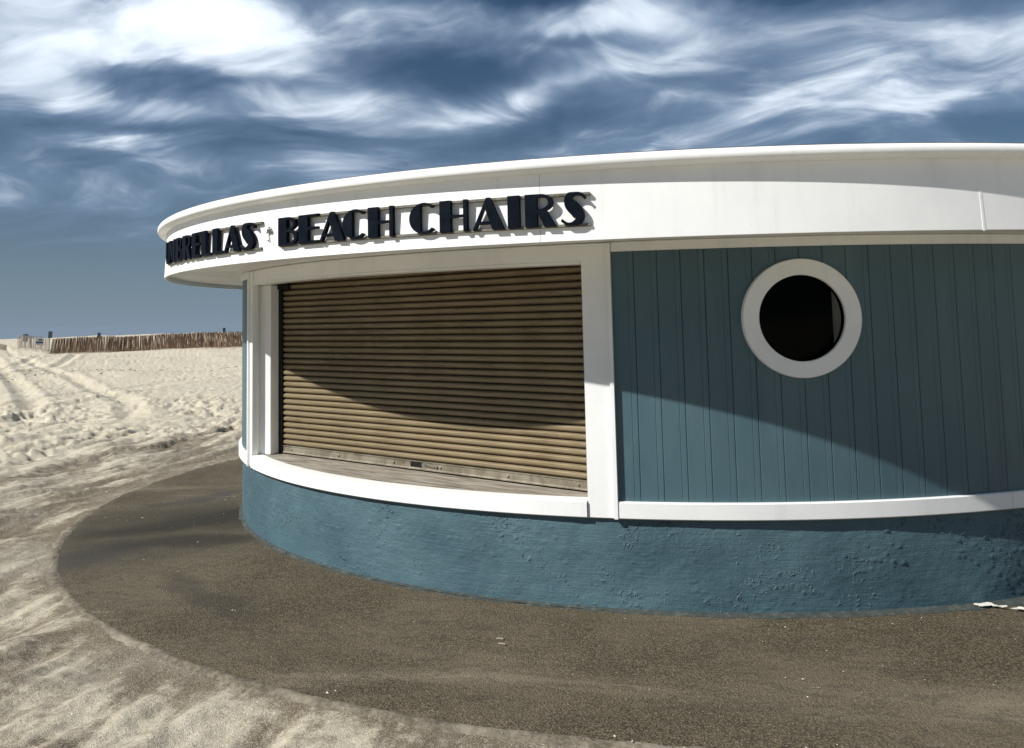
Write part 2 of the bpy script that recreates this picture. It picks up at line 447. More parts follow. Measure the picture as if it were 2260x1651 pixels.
def curve_pts(pts, n=8):
    out = []
    P = [pts[0]] + list(pts) + [pts[-1]]
    for i in range(1, len(P) - 2):
        p0, p1, p2, p3 = [np.array(q) for q in P[i - 1:i + 3]]
        for j in range(n):
            t_ = j / n
            out.append(tuple(.5 * ((2 * p1) + (-p0 + p2) * t_ + (2 * p0 - 5 * p1 + 4 * p2 - p3) * t_ ** 2 + (-p0 + 3 * p1 - 3 * p2 + p3) * t_ ** 3)))
    out.append(tuple(pts[-1])); return out


def sand_height(x, y):
    ra = np.hypot(x - AX, y - AY) - RA
    dist = np.hypot(x, y + CAM_D)
    near = sstep(ra, 0.0, 2.0)
    h = -0.034 + 0 * x
    h += 0.075 * fbm(x / 5.0, y / 5.0, 3, 11) * near
    h += 0.22 * fbm(x / 17.0, y / 17.0, 3, 23) * sstep(dist, 18, 45)
    # trampled, wind-softened footprints
    pat = .35 + .65 * sstep(fbm(x / 2.4, y / 2.4, 3, 31), -.35, .35)
    calm = 1 - .62 * sstep(dist, 19, 28)
    cx, cy = x + .25 * perlin(x / .9, y / .9, 41), y + .25 * perlin(x / .9, y / .9, 42)
    chop = -np.abs(perlin(cx / .40, cy / .40, 43)) * .075 + perlin(cx / .21, cy / .21, 44) * .038
    chop2 = perlin(x / .95, y / .95, 48) * .05 - np.clip(perlin(x / .22, y / .18, 49) - .10, 0, 1) * .17 + np.clip(perlin(x / .24 + 3, y / .20, 50) - .25, 0, 1) * .09
    h += (chop + chop2) * pat * calm * sstep(ra, .8, 4.5)
    h += fbm(x / .13, y / .13, 2, 45) * .0065 * sstep(ra, .05, .5)
    # wind tails running off the apron edge
    ca, sa = math.cos(R_(6)), math.sin(R_(6))
    ux, uy = x * ca - y * sa, x * sa + y * ca
    tail = perlin(ux / .30 + .5 * perlin(ux / 1.2, uy / 1.2, 52), uy / 1.35, 51) + .5 * perlin(ux / .14, uy / .55, 53)
    h += .062 * tail * sstep(ra, .04, .6) * (1 - sstep(ra, 4.0, 8.0))
    # larger drifts far off
    h += .10 * -np.abs(perlin(x / 3.2, y / 5.5, 61)) * sstep(dist, 24, 40)
    # tyre tracks
    for trk, dep in ((TR1, .06), (TR2, .055), (TR3, .065), (TR4, .06), (TR5, .09), (TR6, .08)):
        m_ = (x < -8) & (x > -70) & (y > 0) & (y < 75)
        if not m_.any(): continue
        xx, yy = x[m_], y[m_]
        d = seg_dist(xx, yy, curve_pts(trk, 5)) + .05 * perlin(xx / .4, yy / .4, 71)
        h[m_] += -dep * np.exp(-(d / .22) ** 2) + dep * .55 * np.exp(-((d - .42) / .16) ** 2)
    # far beach falls to the sea
    h += -.022 * np.maximum(dist - 175, 0)
    # tucked below the apron
    h = np.where(ra < 0.015, h * 0 - 0.036 + (.020 * fbm(x / .35, y / .35, 3, 81)) * sstep(ra, -.15, .05), h)
    h = np.where(ra < -.05, -.30 * sstep(-ra, .05, .25) - .04, h)
    return h


def make_sand():
    vis = np.radians(np.concatenate([np.linspace(-41.5, -9, 640), np.linspace(-8.9, 26, 130)]))
    rest = np.radians(np.linspace(26, 360 - 41.5, 120)[1:-1])
    th = np.concatenate([vis, rest])
    inv = np.linspace(1 / 3.6, 1 / 120., 900)
    rad = np.concatenate([[.4, 1.2, 2.0, 2.8], 1 / inv, [130, 145, 160, 175, 190, 220, 280, 400]])
    A, Rr = np.meshgrid(th, rad)
    x = Rr * np.sin(A); y = -CAM_D + Rr * np.cos(A)
    z = sand_height(x, y)
    n, k = x.shape
    V = np.stack([x, y, z], -1).reshape(-1, 3)
    i = np.arange(n - 1)[:, None] * k; j = np.arange(k)[None, :]; j2 = (j + 1) % k
    F = np.stack([i + j, i + j2, i + k + j2, i + k + j], -1).reshape(-1, 4)
    V = np.vstack([V, [[0, -CAM_D, -.05]]]); c = len(V) - 1
    tri = np.stack([np.full(k, c), j2[0], j[0]], -1)
    me = bpy.data.meshes.new('sand')
    me.vertices.add(len(V)); me.vertices.foreach_set('co', V.ravel())
    nl = F.size + tri.size; me.loops.add(nl)
    me.loops.foreach_set('vertex_index', np.concatenate([F.ravel(), tri.ravel()]))
    me.polygons.add(len(F) + len(tri))
    me.polygons.foreach_set('loop_start', np.concatenate([np.arange(len(F)) * 4, F.size + np.arange(len(tri)) * 3]))
    me.polygons.foreach_set('use_smooth', np.ones(len(F) + len(tri), bool))
    me.update(); me.validate()
    # share of dark grains: more round the apron; hollows also darkened as painted shade
    xx, yy = V[:, 0], V[:, 1]; ra = np.hypot(xx - AX, yy - AY) - RA; dist = np.hypot(xx, yy + CAM_D)
    hol = -(V[:, 2] + .05)
    at = .68 - .44 * sstep(ra, .4, 5) - .26 * sstep(dist, 14, 26) + np.clip(hol * 1.6, -.22, .12) * (1 - sstep(dist, 18, 30)) + .22 * fbm(xx / 1.7, yy / 1.7, 3, 91) * (1 - sstep(dist, 15, 40))
    at = at + .25 * np.exp(-((ra) / .16) ** 2)
    al = me.attributes.new('grain_shade', 'FLOAT', 'POINT'); al.data.foreach_set('value', at.astype(np.float32))
    o = obj('sand', me, 'sand'); o['kind'] = 'structure'
    return o


make_sand()
V = [(-25000, 150, -3.2), (25000, 150, -3.2), (25000, 25000, -3.2), (-25000, 25000, -3.2)]
o = obj('sea', mesh('sea', V, [(0, 1, 2, 3)]), 'sea'); o['kind'] = 'structure'

# ------------------------------------------------------------------ asphalt apron
RBASE = 4.4485


def make_apron():
    n = 900; rings = 26; V = []; F = []
    th = np.arange(n) / n * 2 * np.pi
    er = RA + .012 * perlin(th * 9, th * 0 + .3, 5) + .010 * perlin(th * 60, th * 0 + .7, 6)
    x1 = AX + er * np.sin(th); y1 = AY - er * np.cos(th)
    x0 = 4.40 * np.sin(th); y0 = -4.40 * np.cos(th)
    for q in range(rings + 1):
        s = (q / rings)
        x = x0 + (x1 - x0) * s; y = y0 + (y1 - y0) * s
        z = -.016 * s + .006 * fbm(x / .9, y / .9, 3, 15) * math.sin(math.pi * min(1, s * 1.0)) + .0015 * perlin(x / .12, y / .12, 17)
        if q == rings: z = z - .006
        V += list(zip(x, y, z))
    V += list(zip(x1, y1, -0.12 + 0 * x1))
    for q in range(rings + 1):
        for i in range(n):
            j = (i + 1) % n; F.append((q * n + i, q * n + j, (q + 1) * n + j, (q + 1) * n + i))
    me = mesh('asphalt_apron', V, F, 40)
    o = obj('asphalt_apron', me, 'asphalt'); o['kind'] = 'structure'
    # crumbling crust along the rim
    V = []; F = []; k = 6
    wd = .075 + .045 * perlin(th * 14, th * 0 + .4, 8) + .022 * perlin(th * 75, th * 0 + .9, 9)
    for q in range(k + 1):
        s = q / k
        rr = er + .001 + wd * s; x = AX + rr * np.sin(th); y = AY - rr * np.cos(th)
        z = -.024 + .008 * math.sin(math.pi * s) * (1 + .8 * perlin(th * 130, th * 0 + s * 3, 12)) - .016 * s * s * s
        V += list(zip(x, y, z))
    for q in range(k):
        for i in range(n):
            j = (i + 1) % n; F.append((q * n + i, q * n + j, (q + 1) * n + j, (q + 1) * n + i))
    o = obj('apron_edge', mesh('apron_edge', V, F, 60), 'edge_crust'); o['kind'] = 'structure'


make_apron()

# ------------------------------------------------------------------ the round stand
RB, RW, RF = 4.4835, 4.455, 5.134
Z0, Z1 = 0.539, 0.639                 # white sill band
ZS, ZF, ZFT = 2.192, 2.149, 2.530      # soffit, fascia bottom, fascia top
stand = thing('concession_stand', 'round blue and white beach concession stand with a flat overhanging white roof', 'building')

# base: painted stucco with lumps and blisters
n = 1300; zs = np.linspace(-.05, Z0 + .01, 60)
A, ZZ = np.meshgrid(np.radians(np.linspace(-115, 115, n)), zs)
s_ = A * RBASE
lump = np.clip(fbm(s_ / .032, ZZ / .028, 3, 101, .6) - .42, 0, 1) * sstep(fbm(s_ / .7, ZZ / .45, 3, 105), -.25, .40) * .0115
RR = RBASE + .004 * fbm(s_ / .5, ZZ / .3, 3, 103) + .0012 * fbm(s_ / .06, ZZ / .05, 3, 104) + lump - .0015
V = np.stack([RR * np.sin(A), -RR * np.cos(A), ZZ], -1).reshape(-1, 3)
F = [(i * n + j, i * n + j + 1, (i + 1) * n + j + 1, (i + 1) * n + j) for i in range(len(zs) - 1) for j in range(n - 1)]
obj('base_wall', mesh('base_wall', V.tolist(), F, 50), 'blue_stucco', stand)
obj('base_wall', mesh('base_wall_back', *sweep(rect(4.36, RBASE - .004, -.05, Z0 + .008), 115.3, 244.7, 2), 30), 'blue_stucco', stand)
# footing fillet at the ground
prof = [(4.38, -.02), (4.500, -.02), (4.497, .002), (4.485, .006), (4.470, .008), (4.456, .013), (4.440, .016), (4.38, .016)]
V, F = sweep(prof, 0, 360, .5)
V = np.array(V); a_ = np.arctan2(V[:, 0], -V[:, 1]); rr = np.hypot(V[:, 0], V[:, 1])
kk = 1 + np.where(rr > 4.47, .0035 * perlin(a_ * 30 + 40, rr * 0, 7) + .0030 * perlin(a_ * 120 + 400, rr * 3, 8), 0) + np.where(rr > 4.48, .008 * np.clip((a_ - .1) / .5, -.5, 1), 0)
V[:, 0] *= kk; V[:, 1] *= kk
obj('footing', mesh('footing', V.tolist(), F, 60), 'footing_concrete', stand)

# white sill band in lengths
for a0, a1 in ((-120, -84), (-84, -53.25), (-51.66, -6.95), (-4.62, 26), (26, 58), (58, 92), (92, 120)):
    obj('sill_trim', mesh('sill_trim', *sweep(rect(4.375, RB, Z0, Z1, .006), a0 + .02, a1 - .02, 1), 30), 'white_paint', stand)
obj('sill_trim', mesh('sill_trim', *sweep(rect(4.375, RB, Z0, Z1, .006), 120.05, 239.95, 2), 30), 'white_paint', stand)

# backing wall with the porthole cut out; its boards are laid over it
PA, PZ, PRO, PRI = 9.72, 1.703, 0.351, 0.254
wall_V = []; wall_F = []
aa = list(np.arange(-4.62, 3.9, .5)) + list(np.arange(4.0, 16, .18)) + list(np.arange(16, 306.8, 1.5)) + [306.8]
zz_ = list(np.arange(.60, 1.35, .15)) + list(np.arange(1.36, 2.06, .02)) + [2.1, 2.19]
for a in aa:
    for z in zz_: wall_V.append((*pol(4.402, a), z))
nz = len(zz_)
for i in range(len(aa) - 1):
    for j in range(nz - 1):
        am, zm = (aa[i] + aa[i + 1]) / 2, (zz_[j] + zz_[j + 1]) / 2
        if math.hypot(R_(am - PA) * 4.4, zm - PZ) < .285: continue
        wall_F.append((i * nz + j, (i + 1) * nz + j, (i + 1) * nz + j + 1, i * nz + j + 1))
wall = obj('wall', mesh('wall', wall_V, wall_F, 30), 'blue_paint', stand)

PITCH = 1.80
BW = R_(PITCH) * RW                   # board width about 139 mm
prof = [(-.5 * BW + .0005, -.0042), (-.5 * BW + .003, -.0005), (-.5 * BW + .006, 0), (.5 * BW - .040, 0), (.5 * BW - .0375, -.0004), (.5 * BW - .0362, -.0019), (.5 * BW - .0350, -.0019),
        (.5 * BW - .0337, -.0004), (.5 * BW - .031, 0), (.5 * BW - .006, 0), (.5 * BW - .003, -.0005), (.5 * BW - .0005, -.0042)]


def board_mesh(zbot, ztop):
    """zbot / ztop: numbers or functions of the across coordinate"""
    fb = zbot if callable(zbot) else (lambda q: zbot); ft = ztop if callable(ztop) else (lambda q: ztop)
    P = prof[:3] + [(-.5 * BW + .006 + (BW - .046) * i / 5, 0) for i in range(1, 5)] + prof[3:] if callable(zbot) or callable(ztop) else prof
    V = []; k = len(P)
    for (q, dn) in P: V.append((q, -(RW + dn), fb(q)))
    for (q, dn) in P: V.append((q, -(RW + dn), ft(q)))
    F = [(i, i + 1, k + i + 1, k + i) for i in range(k - 1)]
    b0 = len(V); V += [(P[0][0], -4.405, fb(P[0][0])), (P[-1][0], -4.405, fb(P[-1][0])), (P[0][0], -4.405, ft(P[0][0])), (P[-1][0], -4.405, ft(P[-1][0]))]
    F += [(0, k, b0 + 2, b0), (k - 1, b0 + 1, b0 + 3, 2 * k - 1), tuple([b0] + list(range(k)) + [b0 + 1]), tuple([b0 + 2] + list(range(k, 2 * k)) + [b0 + 3])]
    return mesh('board', V, F)


std = board_mesh(Z1 - .02, 2.165)
a = -4.62 + PITCH / 2
cut = .31
while a < 112:
    off = R_(a - PA) * RW
    if abs(off) < cut + BW / 2:
        def half(q, off=off): return math.sqrt(max(0.0, cut * cut - (q + off) ** 2))
        lo = board_mesh(Z1 - .02, lambda q: PZ - half(q)); hi = board_mesh(lambda q: PZ + half(q), 2.165)
        obj('board', lo, 'blue_paint', wall, rotz=R_(a)); obj('board', hi, 'blue_paint', wall, rotz=R_(a))
    else:
        obj('board', std, 'blue_paint', wall, rotz=R_(a))
    a += PITCH
a = -53.2 - PITCH / 2
while a > -112:
    obj('board', std, 'blue_paint', wall, rotz=R_(a)); a -= PITCH

# porthole
pn = Vector((*pol(1, PA), 0)); pt = Vector((math.cos(R_(PA)), math.sin(R_(PA)), 0))


def pdisc(prof_rn, seg=96, closed=True):
    """turn a (radius, outward) profile about the porthole axis"""
    V = []; F = []; k = len(prof_rn)
    for i in range(seg):
        b = 2 * math.pi * i / seg
        for rr_, nn_ in prof_rn:
            q = pn * (RW + nn_) + pt * (rr_ * math.cos(b)); V.append((q.x, q.y, PZ + rr_ * math.sin(b)))
    for i in range(seg):
        j = (i + 1) % seg
        for q in range(k if closed else k - 1):
            q2 = (q + 1) % k; F.append((i * k + q, j * k + q, j * k + q2, i * k + q2))
    return V, F


port = obj('porthole', mesh('porthole', *pdisc([(PRO, -.03), (PRO, .026), (PRO - .004, .032), (PRI + .004, .032), (PRI, .028), (PRI, .006), (PRI + .02, .006), (PRI + .02, -.03)]), 35), 'white_paint', stand)
obj('inner_ring', mesh('inner_ring', *pdisc([(PRI + .045, -.031), (PRI + .019, -.031), (PRI + .019, -.10), (PRI + .045, -.10)]), 35), 'shade_inside', port)  # reveal coloured near-black so that it reads as shade
V, F = pdisc([(PRI + .018, -.062)], closed=False); F = [tuple(range(len(V)))]
obj('pane', mesh('pane', V, F), 'glass', port)
# a pale upright inside, just seen at the edge of the hole
c_ = pn * (RW - .22) + pt * .318
V, F = box((0, 0, 0), .09, .05, .74); me = mesh('inner_upright', V, F)
obj('inner_upright', me, 'cream_board', port, loc=(c_.x, c_.y, PZ - .01), rotz=R_(PA))
# near-black sheet that paints the room behind the porthole as unlit
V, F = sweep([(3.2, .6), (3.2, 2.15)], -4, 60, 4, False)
obj('room_shade_sheet', mesh('room_shade_sheet', V, F), 'shade_inside', stand)

# posts either side of the serving hatch
obj('post', mesh('post', *sweep(rect(4.30, RW + .014, Z0 - .002, ZS - .004, .005), -6.90, -4.66, .6), 30), 'white_paint', stand)
obj('corner_bead', mesh('corner_bead', *sweep(rect(4.40, RW + .034, Z0 - .004, ZS - .006, .004), -4.86, -4.56, .3), 30), 'white_paint', stand)
obj('post', mesh('post', *sweep(rect(4.425, RW + .012, Z0 - .002, ZS - .004, .005), -53.2, -51.7, .6), 30), 'white_paint', stand)
obj('corner_bead', mesh('corner_bead', *sweep(rect(4.40, RW + .032, Z0 - .004, ZS - .006, .004), -53.3, -52.9, .3), 30), 'white_paint', stand)
obj('header', mesh('header', *sweep(rect(4.33, RW + .004, 2.062, ZS - .003, .006), -51.66, -6.92, 1), 30), 'white_paint', stand)
obj('header_trim', mesh('header_trim', *sweep(rect(RW + .003, RW + .012, 2.066, 2.080, .003), -51.64, -6.94, 1), 30), 'white_paint', stand)
for a0, a1 in ((-4.54, 30), (30, 64), (64, 120), (-120, -84), (-84, -53.32)):
    obj('frieze', mesh('frieze', *sweep(rect(4.405, RW + .014, 2.130, ZS - .002, .005), a0 + .02, a1 - .02, 1), 30), 'white_paint', stand)

# frame of the straight shutter behind the curved counter
SA = R_(-29.45)
sn = Vector((math.sin(SA), -math.cos(SA), 0)); stg = Vector((math.cos(SA), math.sin(SA), 0))
SD, SW = 3.908, 1.556                 # plane distance, half width


def sp(s, n_, z=0.0): q = sn * (SD + n_) + stg * (s - SW); return (q.x, q.y, z)


def sbox(name, s0, s1, n0, n1, z0, z1, material, parent, bev=.003):
    c = sp((s0 + s1) / 2, (n0 + n1) / 2, (z0 + z1) / 2)
    return obj(name, bbox_mesh(name, (0, 0, 0), s1 - s0, n1 - n0, z1 - z0, bev), material, parent, loc=c, rotz=SA)


def splan(name, pts, z0, z1, material, parent):
    k = len(pts); V = [sp(s_q, n_q, z0) for s_q, n_q in pts] + [sp(s_q, n_q, z1) for s_q, n_q in pts]
    return obj(name, mesh(name, V, [tuple(range(k)), tuple(range(2 * k - 1, k - 1, -1))] + [(j, (j + 1) % k, k + (j + 1) % k, k + j) for j in range(k)]), material, parent)


splan('jamb_lining', [(-.123, .186), (-.136, .152), (-.172, .152)], .640, 2.060, 'white_paint', stand)
splan('jamb_column', [(-.136, .1500), (-.043, .113), (-.039, .108), (-.040, .0315), (-.168, .0315), (-.168, .1500)], .640, 2.060, 'white_paint', stand)
sbox('jamb_lining', 3.165, 3.26, -.06, .03, .646, 2.10, 'white_paint', stand)
sbox('guide_rail', -.0395, .004, -.03, .030, .644, 2.02, 'metal_and_gap_black', stand)  # black box stands in for the shaded gap of the guide channel
sbox('guide_rail', 3.128, 3.160, -.03, .024, .644, 2.10, 'grey_metal', stand)
sbox('guide_bracket', -.060, .10, -.03, .045, 2.025, 2.095, 'metal_and_gap_black', stand)
# ceiling of the hatch recess
V = [sp(-.2, -.08, 2.098), sp(3.3, -.08, 2.098)]
arc = [(*pol(4.36, a), 2.098) for a in np.linspace(-7.5, -51.4, 24)]
V = V + arc; k = len(V); V2 = [(x, y, z + .05) for x, y, z in V]
obj('hatch_ceiling', mesh('hatch_ceiling', V + V2, [tuple(range(k)), tuple(range(2 * k - 1, k - 1, -1))] + [(i, (i + 1) % k, k + (i + 1) % k, k + i) for i in range(k)]), 'white_paint', stand)

# roller shutter: interlocking slats
shutter = bpy.data.objects.new('roller_shutter', None); COL.objects.link(shutter); shutter.parent = stand
shutter.location = sp(SW, 0, 0); shutter.rotation_euler = (0, 0, SA)
SP = .0485
pr = [(-.012, .0005), (-.0060, .0010), (.0060, .0065), (.0125, .0135), (.0150, .0205), (.0136, .0240), (.0150, .0275), (.0140, .0335), (.0085, .0390), (-.0060, .0425), (-.0120, .0440)]
V = []; k = len(pr)
for xx in (-1.60, 1.60):
    for n_, z in pr: V.append((xx, -n_, z))
F = [(i, (i + 1) % k, k + (i + 1) % k, k + i) for i in range(k)] + [tuple(range(k)), tuple(range(2 * k - 1, k - 1, -1))]
sm = mesh('slat', V, F, 50); sm.materials.append(MAT['bronze'])
for i in range(29):
    o = obj('slat', sm, None, shutter, loc=(random.uniform(-.004, .004), random.uniform(-.0012, .0012), .712 + SP * i))
    o.rotation_euler = (random.uniform(-.012, .012), random.uniform(-.0004, .0004), 0)
obj('backing', bbox_mesh('backing', (0, .016, 1.36), 3.22, .006, 1.46, .001), 'metal_and_gap_black', shutter)
# bottom bar with bolts and latch
V = []; pr = [(-.008, .648), (.022, .648), (.022, .654), (.016, .660), (.016, .700), (.021, .704), (.021, .709), (-.008, .709)]; k = len(pr)
for xx in (-1.59, 1.59):
    for n_, z in pr: V.append((xx, -n_, z))
F = [(i, (i + 1) % k, k + (i + 1) % k, k + i) for i in range(k)] + [tuple(range(k)), tuple(range(2 * k - 1, k - 1, -1))]
obj('bottom_bar', mesh('bottom_bar', V, F), 'grey_metal', shutter)
V = []; F = []
for q, (rr_, yy) in enumerate(((.0115, 0), (.0115, -.004), (.008, -.0075), (.003, -.009))):
    V += [(rr_ * math.cos(b * math.pi / 4), yy, rr_ * math.sin(b * math.pi / 4)) for b in range(8)]
for q in range(3): F += [(q * 8 + i, q * 8 + (i + 1) % 8, q * 8 + 8 + (i + 1) % 8, q * 8 + 8 + i) for i in range(8)]
F.append(tuple(range(24, 32)))
bolt = mesh('bolt', V, F); bolt.materials.append(MAT['grey_metal'])
for s in (.118, .73, 1.363, 1.849, 2.479, 3.061): obj('bolt', bolt, None, shutter, loc=(s - SW, -.0161, .680))
o = obj('latch_slot', bbox_mesh('latch_slot', (0, 0, 0), .115, .004, .038, .001), 'metal_and_gap_black', shutter, loc=(1.60 - SW, -.0165, .684))  # black plate stands in for the shade inside the latch hole
o = obj('latch', bbox_mesh('latch', (0, 0, 0), .14, .012, .018, .003), 'rail_metal', shutter, loc=(1.755 - SW, -.020, .684)); o.rotation_euler = (0, .10, 0)

# counter planks, cut to the curve at the front
counter = bpy.data.objects.new('counter', None); COL.objects.link(counter); counter.parent = stand
counter.location = sp(SW, 0, 0); counter.rotation_euler = (0, 0, SA)
RC = 4.3745
nn0 = -.06
for i, wd in enumerate((.135, .118, .112, .108, .060)):
    nA, nB = nn0 + .0015, nn0 + wd - .0015; nn0 += wd
    lim = lambda n_: min(1.72, math.sqrt(max(1e-6, RC ** 2 - (SD + n_) ** 2)))
    nBm = min(nB, RC - SD - .003)
    if nA >= nBm: continue
    top = [(-lim(nA), nA), (lim(nA), nA)] + [(lim(nA + (nBm - nA) * q / 8), nA + (nBm - nA) * q / 8) for q in range(1, 9)] + [(-lim(nA + (nBm - nA) * q / 8), nA + (nBm - nA) * q / 8) for q in range(8, 0, -1)]
    k = len(top); zt = .6345 + random.uniform(-.002, .002)
    V = [(x, -n_, zt) for x, n_ in top] + [(x, -n_, .60) for x, n_ in top]
    F = [tuple(range(k)), tuple(range(2 * k - 1, k - 1, -1))] + [(j, (j + 1) % k, k + (j + 1) % k, k + j) for j in range(k)]
    obj('plank', mesh('plank', V, F), 'weathered_wood', counter)

# soffit, fascia panels, rounded eaves moulding, roof
obj('soffit', mesh('soffit', *sweep([(4.30, ZS), (RF - .016, ZS), (RF - .016, ZS + .02), (4.30, ZS + .02)], 0, 360, 1), 30), 'white_paint', stand)
fascia = bpy.data.objects.new('fascia', None); COL.objects.link(fascia); fascia.parent = stand
seams = [-35.65, -7.77, 18.65, 46.4, 74.1, 101.8, 129.5, 157.2, 184.9, 212.6, 240.3, 268.0, 296.0, 324.35]
RFT = RF - .022
for a0, a1 in zip(seams[:-1], seams[1:]):
    pf = [(RF - .018, ZF), (RF - .003, ZF), (RF, ZF + .003), (RF - .0005, ZF + .012), (RFT, ZFT + .02), (RFT - .018, ZFT + .02)]
    obj('panel', mesh('panel', *sweep(pf, a0 + .014, a1 - .014, .7), 25), 'white_paint', fascia)
for a in (18.65, 101.8, 184.9, 268.0):
    pf = [(RF - .02, ZF - .003), (RF + .0022, ZF - .003), (RFT + .0022, ZFT), (RFT - .02, ZFT)]
    obj('joint_strip', mesh('joint_strip', *sweep(pf, a - .08, a + .08, .08), 30), 'white_paint', fascia)
pf = [(RFT - .02, ZFT + .004)]
cR, cZ, tr = RFT + .042, 2.572, .040
pf += [(RFT + .010, ZFT + .001), (RFT + .034, ZFT + .004)]
for q in range(0, 12):
    b = R_(-38 + q * 11.5); pf.append((cR + tr * math.cos(b), cZ + tr * .95 * math.sin(b)))
pf += [(cR - .03, cZ + tr * .93), (RFT - .02, 2.600)]
obj('eaves_moulding', mesh('eaves_moulding', *sweep(pf, 0, 360, .6), 45), 'white_paint', stand)
obj('drip_edge', mesh('drip_edge', *sweep([(5.03, 2.602), (cR + .012, 2.6085), (cR + .012, 2.6125), (5.03, 2.609)], 0, 360, .8), 30), 'drip_metal', stand)
V, F = sweep([(5.06, 2.607), (0.02, 2.70)], 0, 360, 3, False); obj('roof', mesh('roof', V, F), 'roofing', stand)

# ------------------------------------------------------------------ lettering


def ell(cx, cy, rx, ry, a0, a1, n_=14):
    return [(cx + rx * math.cos(R_(a0 + (a1 - a0) * i / n_)), cy + ry * math.sin(R_(a0 + (a1 - a0) * i / n_))) for i in range(n_ + 1)]


def s_shape():
    P = [(.96, .80, .09), (.80, .925, .10), (.55, .955, .11), (.33, .86, .26), (.36, .66, .40), (.58, .46, .44), (.72, .28, .40), (.66, .13, .24), (.44, .045, .11), (.22, .06, .09), (.03, .17, .09)]
    Q = curve_pts([p_[:2] for p_ in P], 6); Wd = [w_[0] for w_ in curve_pts([(p_[2], 0) for p_ in P], 6)]
    L, Rr_ = [], []
    for i, q in enumerate(Q):
        a_, b_ = Q[max(0, i - 1)], Q[min(len(Q) - 1, i + 1)]; dx, dy = b_[0] - a_[0], b_[1] - a_[1]; l = math.hypot(dx, dy)
        nx, ny = -dy / l, dx / l; h_ = Wd[i] / 2
        L.append((q[0] + nx * h_, min(1, max(0, q[1] + ny * h_)))); Rr_.append((q[0] - nx * h_, min(1, max(0, q[1] - ny * h_))))
    return [L + Rr_[::-1]]


GL = {
    'A': [[(0, 0), (.45, 1), (.57, 1), (1, 0), (.64, 0), (.583, .17), (.185, .17), (.11, 0)], [(.228, .265), (.552, .265), (.40, .70)]],
    'B': [[(0, 0), (0, 1), (.50, 1)] + ell(.50, .755, .42, .245, 80, -70, 10) + ell(.54, .275, .46, .275, 75, -90, 12),
          [(.44, .915)] + ell(.46, .745, .32, .17, 85, -85, 10) + [(.44, .575)], [(.44, .46)] + ell(.48, .27, .37, .19, 85, -85, 10) + [(.44, .08)]],
    'C': [ell(.55, .5, .55, .5, 48, 312, 34) + ell(.55, .5, .43, .42, 312, 252, 8) + ell(.55, .5, .43, .42, 108, 48, 8)],
    'E': [[(0, 0), (0, 1), (1, 1), (1, .91), (.46, .91), (.46, .56), (.96, .56), (.96, .47), (.46, .47), (.46, .09), (1, .09), (1, 0)]],
    'H': [[(0, 0), (0, 1), (.40, 1), (.40, .535), (.86, .535), (.86, 1), (1, 1), (1, 0), (.86, 0), (.86, .445), (.40, .445), (.40, 0)]],
    'I': [[(0, 0), (0, 1), (1, 1), (1, 0)]],
    'L': [[(0, 0), (0, 1), (.46, 1), (.46, .09), (1, .09), (1, 0)]],
    'M': [[(0, 0), (.07, 1), (.28, 1), (.53, .38), (.74, 1), (.95, 1), (1, 0), (.68, 0), (.69, .66), (.47, .06), (.18, .72), (.12, 0)]],
    'R': [[(0, 0), (0, 1), (.52, 1)] + ell(.52, .73, .40, .27, 80, -62, 10) + [(1, 0), (.62, 0), (.45, .38), (.40, .40), (.40, 0)], [(.40, .915)] + ell(.48, .73, .29, .185, 85, -85, 10) + [(.40, .545)]],
    'S': s_shape(),
    'U': [[(0, 1), (0, .34)] + ell(.5, .34, .5, .34, 180, 360, 18) + [(1, 1), (.87, 1), (.87, .34)] + ell(.63, .34, .24, .25, 360, 180, 12)[1:-1] + [(.40, .34), (.40, 1)]],
}


def glyph(ch):
    cu = bpy.data.curves.new('glyph', 'CURVE'); cu.dimensions = '2D'; cu.fill_mode = 'BOTH'; cu.extrude = .5
    for loop in GL[ch]:
        sp_ = cu.splines.new('POLY'); sp_.points.add(len(loop) - 1); sp_.use_cyclic_u = True
        for p_, (x, y) in zip(sp_.points, loop): p_.co = (x - .5, y - .5, 0, 1)
    o = bpy.data.objects.new('glyph', cu); COL.objects.link(o)
    dg = bpy.context.evaluated_depsgraph_get()
    me = bpy.data.meshes.new_from_object(o.evaluated_get(dg)); me.name = 'letter'
    bpy.data.objects.remove(o); bpy.data.curves.remove(cu)
    me.materials.clear(); me.materials.append(MAT['letter_navy'])
    return me


GM = {ch: glyph(ch) for ch in GL}
LB, LT = 2.233, 2.414                   # letter bottom / top
DEP0, DEP1 = .013, .038


def letters(root, spec):
    for ch, a0, a1 in spec:
        a = (a0 + a1) / 2; Rm = RF + (DEP0 + DEP1) / 2 - .008; wd = R_(a1 - a0) * Rm
        o = bpy.data.objects.new('letter', GM[ch]); COL.objects.link(o); o.parent = root
        x, y = pol(Rm, a); ca, sa = math.cos(R_(a)), math.sin(R_(a)); hh_ = LT - LB
        o.matrix_local = Matrix(((ca * wd, 0, sa * (DEP1 - DEP0), x), (sa * wd, 0, -ca * (DEP1 - DEP0), y), (0, hh_, 0, (LB + LT) / 2), (0, 0, 0, 1)))
        o['label'] = 'navy raised letter ' + ch


def rails(root, a0, a1):
    for z in (2.234, 2.404):
        obj('rail', mesh('rail', *sweep(rect(RF - .012, RF + .0125, z - .008, z + .008, .002), a0, a1, .5), 30), 'rail_metal', root)


